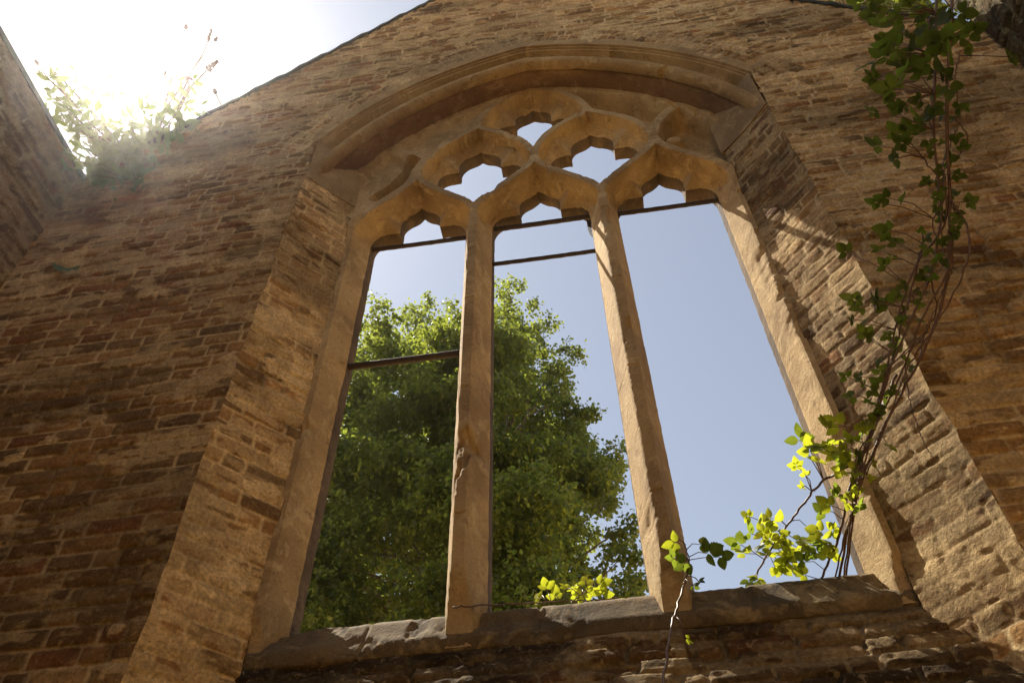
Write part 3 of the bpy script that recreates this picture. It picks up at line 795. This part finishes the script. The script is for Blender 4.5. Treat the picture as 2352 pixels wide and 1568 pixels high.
# two tops
for (px, py, r_) in ((1300, 800, .25), (1322, 816, .2), (1345, 940, .28), (1352, 932, .18), (1405, 1035, .28), (1416, 1075, .22), (1398, 1105, .18), (1398, 1150, .2), (1440, 1205, .24), (1425, 1220, .26), (1462, 1290, .26), (1468, 1325, .22), (1435, 1265, .26), (1224, 700, .2), (1190, 655, .2), (1165, 652, .18), (1262, 735, .22),
                     (985, 692, .22), (950, 712, .2), (890, 758, .22), (872, 770, .2), (1030, 705, .18), (830, 855, .22)):
    q = at(px, py, TY - .4); clumps.append((q[0], q[1], q[2] - .05, r_))
clumps = np.array(clumps)
LV = np.array([(0, 0, 0), (.30, .34, .06), (.62, .40, .05), (1.0, 0, -.10), (.62, -.40, .05), (.30, -.34, .06)]); LF = [[0, 1, 2, 3], [0, 3, 4, 5]]
pos = []; outn = []
for (x, y, z, r_) in clumps:
    k = int(700 * (r_ / .5) ** 1.9)
    # tufts: a few twig tips, leaves hang around them
    nt_ = max(5, int(k / 15)); d = rs.normal(size=(nt_, 3)); d /= np.linalg.norm(d, axis=1)[:, None]; d[:, 2] = d[:, 2] * .55 + .10 - .25 * (d[:, 0] ** 2 + d[:, 1] ** 2)
    tips = np.array([x, y, z]) + d * r_ * rs.uniform(.35, 1.25, (nt_, 1))
    ti = rs.integers(0, nt_, k); pos.append(tips[ti] + rs.normal(size=(k, 3)) * np.array([.075, .075, .05])); outn.append(d[ti])
pos = np.concatenate(pos); outn = np.concatenate(outn); n_ = len(pos); print('leaves', n_)
a = outn * .5 + rs.normal(size=(n_, 3)) * .55 + np.array([0, 0, -.45]); a /= np.linalg.norm(a, axis=1)[:, None]
c = rs.normal(size=(n_, 3)) * .55 + np.array([0, 0, 1.0]) + outn * .3; c -= (c * a).sum(1)[:, None] * a; c /= np.linalg.norm(c, axis=1)[:, None]; b = np.cross(c, a)
V, F = stamp(pos, a, b, c, rs.uniform(.055, .105, n_), LV, LF)
mesh_obj('crown', V, F, M_TREELEAF, tree, True)
m = MB(); tk = np.array([(axx, TY, GROUND), (axx + .05, TY, 2), (axx - .1, TY + .1, 6), (axx, TY, 10), (axx + .1, TY, ztop - 1.0)]); m.tube(tk, [.42, .34, .25, .14, .03], 12)
m.build('trunk', M_BARK, tree)
m = MB()
for i in rs.choice(len(clumps), 190, replace=False):
    x, y, z, r_ = clumps[i]; zb = max(1.5, z - rs.uniform(.8, 2.6)); t0 = np.interp(zb, tk[:, 2], tk[:, 0]); s0 = np.array([t0, TY, zb]); e0 = np.array([x, y, z])
    md = (s0 + e0) / 2 + np.array([0, 0, -.15]) + rs.normal(size=3) * .12; m.tube([s0, (s0 + md) / 2 + [0, 0, -.05], md, (md + e0) / 2 + rs.normal(size=3) * .06, e0], [.045, .036, .026, .016, .005], 5, False)
q0 = at(1385, 1112, TY); q1 = at(1430, 1122, TY); q2 = at(1446, 1098, TY); m.tube([q0, (q0 + q1) / 2, q1, q2], [.012, .009, .006, .003], 4)
m.build('limb', M_BARK, tree)

# --- bramble leaflet: toothed, pleated, slightly folded
def bramble_leaflet():
    L = []; n_ = 13
    for i in range(n_ + 1):
        t = i / n_; w = .42 * (math.sin(math.pi * t ** .78)) ** .8 * (1 - .25 * t); tooth = 1.0 + (.10 if i % 2 else -.06) * (0 < i < n_)
        L.append((t + (.02 if i % 2 else 0), w * tooth))
    mid = [(t, 0, -.05 * math.sin(math.pi * t) - .06 * t * t) for t in np.linspace(0, 1, n_ + 1)]
    V = [(x, 0, z) for x, _, z in mid]
    V += [(x, w, .07 * w / .4 - .06 * x * x + (.012 if i % 2 else -.012)) for i, (x, w) in enumerate(L)]
    V += [(x, -w, .07 * w / .4 - .06 * x * x + (.012 if i % 2 else -.012)) for i, (x, w) in enumerate(L)]
    k = n_ + 1; F = []
    for i in range(n_): F.append([i, i + 1, k + i + 1, k + i]); F.append([i, 2 * k + i, 2 * k + i + 1, i + 1])
    return np.array(V), F
BLV, BLF = bramble_leaflet()
def unit_(v): v = np.asarray(v, float); return v / (np.linalg.norm(v) + 1e-12)
class Plant:
    def __init__(s, seed): s.lv = []; s.lf = []; s.n = 0; s.pet = []; s.young = False; s.ylv = []; s.ylf = []; s.yn = 0; s.rs = np.random.default_rng(seed); s.cane = MB()
    def leaf(s, p, d, nrm, size):
        a = unit_(d); c = np.asarray(nrm, float) - (np.dot(nrm, a)) * a; c = unit_(c); b = np.cross(c, a)
        V, F = stamp(np.array([p]), a[None], b[None], c[None], np.array([size]), BLV * [1, s.rs.uniform(.85, 1.1), s.rs.uniform(.4, 1.6)], BLF)
        if s.young: s.ylv.append(V); s.ylf.append(F + s.yn); s.yn += len(V)
        else: s.lv.append(V); s.lf.append(F + s.n); s.n += len(V)
    def spray(s, src, p, size, n3=3, face=None, ang=None):
        """a compound leaf at p reached by a petiole from src"""
        src = np.asarray(src, float); p = np.asarray(p, float); d = p - src
        if np.linalg.norm(d) > .01:
            mid = (src + p) / 2 + np.array([0, 0, .02]) + s.rs.normal(size=3) * .008
            t_ = MB(); t_.tube([src, mid, p], [.0028, .0024, .002], 4); s.pet.append((t_.V[0], t_.F))
        view = unit_(CAM - p) if face is None else unit_(face)
        nrm = unit_(view * .8 + s.rs.normal(size=3) * .38 + np.array([0, 0, .12]))
        e1 = unit_(d - np.dot(d, nrm) * nrm) if np.linalg.norm(d) > .01 else unit_(np.cross(nrm, s.rs.normal(size=3)))
        e2 = np.cross(nrm, e1); a0 = s.rs.uniform(-.3, .3) if ang is None else ang
        spec = [(0, 1.0), (1.25, .85), (-1.25, .85)] + ([(2.1, .6), (-2.1, .6)] if n3 == 5 else [])
        for t, k in spec:
            t += a0 + s.rs.uniform(-.16, .16); dd = e1 * math.cos(t) + e2 * math.sin(t) + s.rs.normal(size=3) * .10
            off = size * .16 if t < .5 and t > -.5 else size * .03
            s.leaf(p + unit_(dd) * off, dd, nrm + s.rs.normal(size=3) * .22, size * k * s.rs.uniform(.85, 1.1))
    def build(s, parent, lm=None):
        for V_, F_ in s.pet: s.cane.add(V_, F_)
        if s.cane.V: s.cane.build('stems', M_CANE, parent)
        if s.ylv: mesh_obj('young_sunlit_leaves', np.concatenate(s.ylv), np.concatenate(s.ylf), M_YOUNG_LIT, parent, True)
        if s.lv: mesh_obj('leaves', np.concatenate(s.lv), np.concatenate(s.lf), lm or M_BRLEAF, parent, True)
    def stem(s, P, r0, r1, thorns=True, n_=40, cyc=0):
        P = np.asarray(P, float); t = np.linspace(0, len(P) - 1, n_); Q = np.stack([np.interp(t, range(len(P)), P[:, i]) for i in range(3)], 1)
        for _ in range(4): Q[1:-1] = (Q[:-2] + 2 * Q[1:-1] + Q[2:]) / 4
        Q[1:-1] += s.rs.normal(size=(n_ - 2, 3)) * .0025
        s.cane.tube(Q, np.linspace(r0, r1, n_), 6)
        if thorns:
            L_ = np.linalg.norm(np.diff(Q, axis=0), axis=1).sum()
            for k in range(int(L_ / .03)):
                i = s.rs.integers(1, n_ - 1); f = s.rs.uniform(); q = Q[i] * (1 - f) + Q[min(i + 1, n_ - 1)] * f
                d = unit_(s.rs.normal(size=3)); s.cane.tube([q, q + d * (r0 * 1.4 + .004)], [.0022, .0003], 3, False)
        return Q
def near_on(Qs, p):
    best = None
    for Q in Qs:
        d = np.linalg.norm(Q - p, axis=1); i = int(np.argmin(d))
        if best is None or d[i] < best[0]: best = (d[i], Q[i])
    return best[1]

print('bramble')
# the big hanging bramble: (pixel, pixel, depth)
vine = empty('bramble_vine', tuple(at(2190, 20, -1.3))); tag(vine, 'long bramble vine hanging down the right side over the splayed reveal to the sill', 'bramble')
pl = Plant(31); S = lambda pts: [at(*q) for q in pts]
Q = []; r4 = np.random.default_rng(15)
Q.append(pl.stem(S([(2190, -60, -1.35), (2185, 100, -1.2), (2170, 260, -.95), (2182, 420, -.7), (2184, 560, -.5), (2170, 700, -.3), (2110, 830, -.12), (2040, 960, .02), (1985, 1080, .12), (1950, 1200, .30), (1925, 1340, .56)]), .009, .006))
Q.append(pl.stem(S([(2150, -60, -1.3), (2150, 150, -1.1), (2140, 330, -.85), (2170, 480, -.6), (2140, 640, -.4), (2060, 800, -.16), (2020, 930, 0), (1975, 1060, .1), (1960, 1190, .28), (1942, 1336, .56)]), .007, .005))
Q.append(pl.stem(S([(2165, 390, -.75), (2180, 520, -.55), (2100, 600, -.4), (2065, 720, -.22), (2035, 850, -.1), (2005, 980, .04), (1965, 1100, .16), (1950, 1230, .34), (1936, 1338, .55)]), .006, .004))
Q.append(pl.stem(S([(2175, 450, -.6), (2195, 600, -.45), (2120, 720, -.28), (2075, 850, -.1), (2000, 1000, .05), (1975, 1110, .14), (1940, 1230, .34), (1915, 1340, .57)]), .006, .004))
Q.append(pl.stem(S([(2185, 460, -.65), (2225, 520, -.6), (2228, 590, -.55), (2190, 680, -.42), (2120, 790, -.25), (2080, 850, -.14), (2030, 990, .02), (1990, 1090, .12)]), .0055, .0035))
Q.append(pl.stem(S([(2060, 860, -.05), (1995, 1000, .1), (1950, 1120, .2), (1930, 1230, .36), (1880, 1342, .60)]), .007, .006))
Q.append(pl.stem(S([(2080, 840, -.1), (2085, 910, -.1), (2110, 985, -.12), (2130, 1030, -.1), (2150, 1060, -.08)]), .003, .0015))
for i in range(7):
    P_ = []; y_ = 120 + 130 * i
    for k_ in range(5):
        yy_ = y_ + k_ * 75 + r4.uniform(-20, 20); xx_ = float(np.interp(yy_, [0, 400, 600, 850, 1080, 1300], [2180, 2185, 2165, 2070, 1980, 1935])) + r4.normal(0, 28); dd_ = float(np.interp(yy_, [0, 420, 700, 960, 1200], [-1.3, -.7, -.3, .02, .22]))
        P_.append((xx_, yy_, dd_ + r4.uniform(-.06, .06)))
    Q.append(pl.stem(S(P_), .004, .0022))
Q.append(pl.stem(S([(2120, 560, -.45), (2060, 790, -.15), (2015, 940, 0)]), .005, .004))
Q.append(pl.stem(S([(1950, 1070, .22), (1880, 1110, .36), (1820, 1190, .5), (1770, 1260, .62), (1722, 1345, .78)]), .007, .005))
big = [(2130, 15, 60), (2165, 98, 62), (2150, 108, 60), (2062, 45, 52), (2045, 100, 55), (2085, 15, 50), (2063, 110, 62), (2078, 165, 55), (2050, 205, 60), (2135, 70, 60), (2205, 30, 45), (2010, 30, 45), (2030, 10, 45), (2170, 172, 55), (2180, 200, 45),
       (2035, 130, 50), (1995, 148, 42), (2110, 150, 45), (2185, 120, 55), (2005, 170, 38), (2230, 75, 40), (2115, 230, 36), (2010, 180, 34), (2195, 250, 28), (2100, 120, 50), (2150, 40, 52), (2190, 75, 50), (2215, 110, 40)]
mid_ = [(2090, 295, 46), (2060, 305, 44), (2020, 335, 46), (2075, 330, 46), (2060, 365, 40), (2110, 300, 30), (2195, 310, 26), (2215, 250, 20), (2040, 455, 42), (2015, 465, 36), (2075, 455, 34), (2170, 495, 30), (2225, 465, 32), (2205, 505, 26),
        (2045, 530, 46), (2060, 560, 38), (2020, 575, 36), (2035, 610, 36), (1945, 580, 40), (2030, 545, 40), (2050, 595, 30), (2185, 540, 24), (1965, 690, 44), (1980, 705, 36), (2015, 690, 50), (2040, 700, 50), (1985, 745, 30), (1960, 735, 26), (2040, 770, 24), (1990, 770, 40),
        (2060, 690, 40), (2075, 740, 26), (1945, 865, 30), (1960, 910, 34), (1975, 865, 26), (2020, 880, 36), (2000, 895, 30), (1995, 925, 26), (1925, 975, 46), (1900, 980, 34), (1835, 1010, 48), (1860, 1035, 44), (1890, 1030, 46), (1915, 1045, 46), (1940, 1035, 40), (1830, 1070, 30),
        (1930, 1080, 30), (1960, 1010, 34), (1975, 975, 24), (1850, 1090, 20), (1905, 1160, 36), (1885, 1220, 40), (1925, 1140, 34), (1945, 1155, 26), (1960, 1130, 26), (1905, 1250, 34), (1865, 1220, 32), (1880, 1270, 36), (1900, 1280, 34),
        (1810, 1270, 44), (1790, 1295, 40), (1830, 1240, 36), (1785, 1200, 40), (1770, 1190, 34), (1755, 1225, 36), (1720, 1185, 26), (1725, 1225, 34), (1700, 1250, 44), (1745, 1250, 34), (1770, 1240, 36), (1790, 1225, 34), (1805, 1280, 38), (1842, 1120, 22), (1780, 1300, 34), (1740, 1330, 34), (1720, 1332, 32), (1850, 1290, 34), (1835, 1260, 30)]
def depth_for(px, py):
    p0 = None; best = 1e9
    for q in Q:
        for i in range(0, len(q), 2):
            d = ROT.T @ (q[i] - CAM); sx_, sy_ = 1176 + FPX * d[0] / -d[2], 784 - FPX * d[1] / -d[2]; e = math.hypot(sx_ - px, sy_ - py)
            if e < best: best = e; p0 = q[i]
    return p0
r5 = np.random.default_rng(77)
for i in range(46): big.append((float(r5.normal(2120, 55)), float(r5.uniform(-20, 330)), float(r5.uniform(24, 42))))
for i in range(70): mid_.append((float(r5.normal(0, 26)) + float(np.interp(i, [0, 20, 50, 70], [2180, 2150, 2020, 1940])), 330 + i * 12, float(r5.uniform(16, 32))))
mid_ += [(1895, 1175, 38), (1915, 1215, 36), (1890, 1245, 36), (1912, 1275, 34), (1860, 1250, 38), (1820, 1300, 38), (1850, 1320, 32), (1762, 1275, 38), (1710, 1270, 36), (1795, 1245, 36), (1938, 1060, 40), (1912, 1020, 40), (1880, 1060, 34), (1750, 1205, 34)]
for (x, y, s_) in big + mid_:
    pl.young = y > 950 and r5.uniform() < .72  # most lower leaves take the young colour brightened as if sunlit
    src = depth_for(x, y); Yd = src[1] + pl.rs.uniform(-.07, .05)
    if (x, y, s_) not in big and y > 850: Yd = min(Yd, .60)
    p = at(x, y, Yd); dist = np.linalg.norm(p - CAM); size = s_ * (.68 if y < 950 else .82) * dist / FPX
    if np.linalg.norm(p - src) > .55: src = p + (src - p) * (.5 / np.linalg.norm(p - src))
    pl.spray(src, p, size, 5 if pl.rs.uniform() < .25 else 3)
# withered leaves and young tips
pl.build(vine)

# the upright bramble shoot at the foot of the right mullion
sh2 = empty('bramble_shoot', tuple(at(1520, 1560, -.08))); tag(sh2, 'young thorny bramble shoot rising in front of the foot of the right mullion', 'bramble')
pl = Plant(41); pl.young = True; Q = []
Q.append(pl.stem(S([(1518, 1640, -.12), (1530, 1500, .02), (1545, 1430, .12), (1562, 1370, .2), (1578, 1320, .24), (1585, 1280, .26), (1570, 1245, .27)]), .0065, .003))
for (x, y, s_) in ((1553, 1245, 40), (1575, 1290, 44), (1548, 1282, 36), (1625, 1270, 52), (1652, 1278, 46), (1610, 1250, 34), (1605, 1335, 24), (1592, 1345, 20), (1578, 1465, 22)):
    pl.young = (x, y) in ((1553, 1245), (1610, 1250), (1578, 1465)); src = near_on(Q, at(x, y, .25)); p = at(x, y, src[1] - .03); pl.spray(src, p, s_ * .75 * np.linalg.norm(p - CAM) / FPX)
pl.build(sh2)
# low shoot on the sill behind the middle light
sh3 = empty('bramble_shoot', tuple(at(1330, 1395, .6))); tag(sh3, 'low bright bramble sprig on the sill between the two mullions', 'bramble')
pl = Plant(43); pl.young = True; Q = []
Q.append(pl.stem(S([(1040, 1394, .28), (1130, 1388, .45), (1230, 1384, .56), (1330, 1380, .62), (1420, 1372, .64)]), .004, .003))
Q.append(pl.stem(S([(1312, 1384, .60), (1330, 1368, .62), (1362, 1345, .66)]), .003, .002))
for (x, y, s_) in ((1345, 1340, 36), (1375, 1342, 42), (1318, 1345, 34), (1350, 1360, 34), (1385, 1365, 38), (1300, 1350, 26), (1255, 1352, 36), (1275, 1372, 34), (1240, 1375, 30), (1335, 1366, 30)):
    src = near_on(Q, at(x, y, .64)); p = at(x, y, .66); pl.spray(src, p, s_ * .75 * np.linalg.norm(p - CAM) / FPX)
pl.build(sh3)

# small weed on the left wall
wd = empty('wall_weed', tuple(at(150, 600, -.02))); tag(wd, 'tiny green weed sprouting from a joint high on the left of the brick wall', 'weed')
pl = Plant(47)
for (x, y, dx) in ((140, 612, -8), (155, 615, 4), (172, 612, 10), (132, 608, -14)):
    p = at(x, y, -.05); pl.leaf(p, at(x + dx, y + 30, -.1) - p, CAM - p, .09)
pl.build(wd, M_BUDLEAF)

# --- buddleia on the wall corner
print('buddleia')
bud = empty('buddleia_bush', (XLW + .35, .15, 6.75)); tag(bud, 'buddleia bush with dry flower spikes on the wall corner, dark against the sun', 'bush')
pl = Plant(51); rs = pl.rs
TLV = np.array([(0, 0, 0), (.25, .12, .02), (.55, .14, .02), (.8, .07, 0), (1, 0, -.05), (.8, -.07, 0), (.55, -.14, .02), (.25, -.12, .02), (.5, 0, -.02)]); TLF = [[0, 1, 8, 8], [1, 2, 8, 8], [2, 3, 8, 8], [3, 4, 8, 8], [4, 5, 8, 8], [5, 6, 8, 8], [6, 7, 8, 8], [7, 0, 8, 8]]
TLF = [[0, 1, 8, 7], [1, 2, 6, 7], [2, 3, 5, 6], [3, 4, 5, 5]]; TLF = [[0, 1, 2, 8], [8, 2, 3, 4], [0, 8, 6, 7], [8, 4, 5, 6]]
heads = MB(); lpos = []; lax = []; cane = MB()
root = np.array([XLW + .45, .12, 6.72])
tips = [(90, 180, -.5), (110, 215, -.4), (130, 250, -.3), (150, 300, -.2), (180, 330, -.1), (215, 370, -.05), (200, 240, -.1), (240, 200, .1), (280, 290, .1), (300, 250, .1), (330, 330, .05), (360, 300, 0), (390, 250, -.05), (430, 245, -.1), (450, 215, -.1), (455, 260, -.05), (400, 300, 0),
        (440, 200, -.1), (420, 190, 0), (250, 340, 0), (300, 360, 0), (160, 200, -.2), (120, 180, -.4), (350, 230, .1), (180, 372, -.25), (240, 392, -.25), (300, 385, -.2), (335, 352, -.2), (212, 402, -.25), (150, 350, -.35), (410, 330, 0), (470, 275, 0), (230, 380, -.06), (270, 320, 0), (340, 280, .1), (190, 290, -.1)]
for (x, y, Y) in tips:
    e = at(x, y, Y); md = root * .5 + e * .5 + np.array([0, 0, -.08]) + rs.normal(size=3) * .05
    P = np.array([root, (root + md) / 2, md, (md + e) / 2, e]); cane.tube(P, [.012, .009, .007, .005, .003], 5)
    for k in range(34):
        t = rs.uniform(.25, 1.0); q = np.array([np.interp(t * 4, range(5), P[:, i]) for i in range(3)]) + rs.normal(size=3) * .07; lpos.append(q); lax.append(unit_(e - root) * .4 + rs.normal(size=3))
for (x0, y0, x1, y1, Y, r_, L_) in ((436, 200, 428, 58, 0, .022, 16), (440, 165, 486, 68, .1, .012, 62), (380, 250, 499, 86, .05, .012, 18), (440, 198, 500, 140, -.02, .030, 62), (512, 250, 492, 205, 0, .014, 30), (395, 180, 380, 165, 0, .01, 14), (110, 180, 82, 140, -.4, .010, 20), (150, 190, 122, 165, -.3, .012, 34), (435, 195, 442, 182, 0, .012, 16)):
    a_, b_ = at(x0, y0, Y), at(x1, y1, Y); md = (a_ + b_) / 2 + rs.normal(size=3) * .03; P = np.array([root * .3 + a_ * .7, a_, md, b_]); cane.tube(P, [.011, .009, .007, .004], 5)
    d = unit_(b_ - md); Lw = L_ * np.linalg.norm(b_ - CAM) / FPX
    heads = MB()
    for k in range(int(90 * L_ / 40) + 20):
        t = rs.uniform(0, 1); rr = r_ * (1.15 - .8 * t); q = b_ - d * Lw * (1 - t) + unit_(rs.normal(size=3)) * rr; s_ = rs.uniform(.006, .011)
        heads.tube([q - d * s_ * .3, q + unit_(rs.normal(size=3)) * s_ * 1.6], [s_, s_ * .4], 4)
    heads.build('flower_spike', M_FLOWER, bud, False)
cane.build('stems', M_BARK, bud)
lpos = np.array(lpos); lax = np.array(lax); lax /= np.linalg.norm(lax, axis=1)[:, None]
c = rs.normal(size=lpos.shape); c -= (c * lax).sum(1)[:, None] * lax; c /= np.linalg.norm(c, axis=1)[:, None]
V, F = stamp(lpos, lax, np.cross(c, lax), c, rs.uniform(.07, .17, len(lpos)), TLV * [1, 1.35, 1], TLF)
mesh_obj('leaves', V, F, M_BUDLEAF, bud, True)

# foliage just over the wall top at upper right
oh = empty('overhanging_shrub', tuple(at(2000, 5, .5))); tag(oh, 'bright green shrub leaves peeping over the wall top at the upper right', 'shrub')
pl = Plant(61); rs = pl.rs; cane = MB(); lpos = []; lax = []
for i in range(46):
    x = rs.uniform(1880, 2190); y = -45 + 60 * (x - 1880) / 310 + rs.uniform(-12, 18); e = at(x, y, .9 + rs.uniform(-.2, .5)); s0 = e + np.array([rs.uniform(-.3, .5), .5, -.9])
    cane.tube([s0, (s0 + e) / 2 + rs.normal(size=3) * .04, e], [.006, .004, .002], 4)
    for k in range(16): lpos.append(e + rs.normal(size=3) * .10); lax.append(rs.normal(size=3) + [0, -.3, .4])
cane.build('stems', M_BARK, oh)
lpos = np.array(lpos); lax = np.array(lax); lax /= np.linalg.norm(lax, axis=1)[:, None]
c = rs.normal(size=lpos.shape) + [0, 0, 1.2]; c -= (c * lax).sum(1)[:, None] * lax; c /= np.linalg.norm(c, axis=1)[:, None]
V, F = stamp(lpos, lax, np.cross(c, lax), c, rs.uniform(.09, .16, len(lpos)), TLV * [1, 1.6, 1], TLF)
mesh_obj('leaves', V, F, M_TREELEAF, oh, True)

# ================================================================== 6. thin haze added to make the glow around the sun
hm = bpy.data.materials.new('glow_haze_air'); hm.use_nodes = True; hn = hm.node_tree; hn.nodes.clear()
ho = hn.nodes.new('ShaderNodeOutputMaterial'); pv = hn.nodes.new('ShaderNodeVolumePrincipled')
pv.inputs['Density'].default_value = 0.0007; pv.inputs['Anisotropy'].default_value = 0.92; pv.inputs['Color'].default_value = (1, .97, .95, 1)
hn.links.new(pv.outputs[0], ho.inputs['Volume'])
m = MB(); m.box((-125, -125, GROUND - 1), (125, 125, max(12.5, float(clumps[:, 2].max()) + 2.0))); hz = m.build('glow_haze', hm, None, False); tag(hz, kind='stuff')
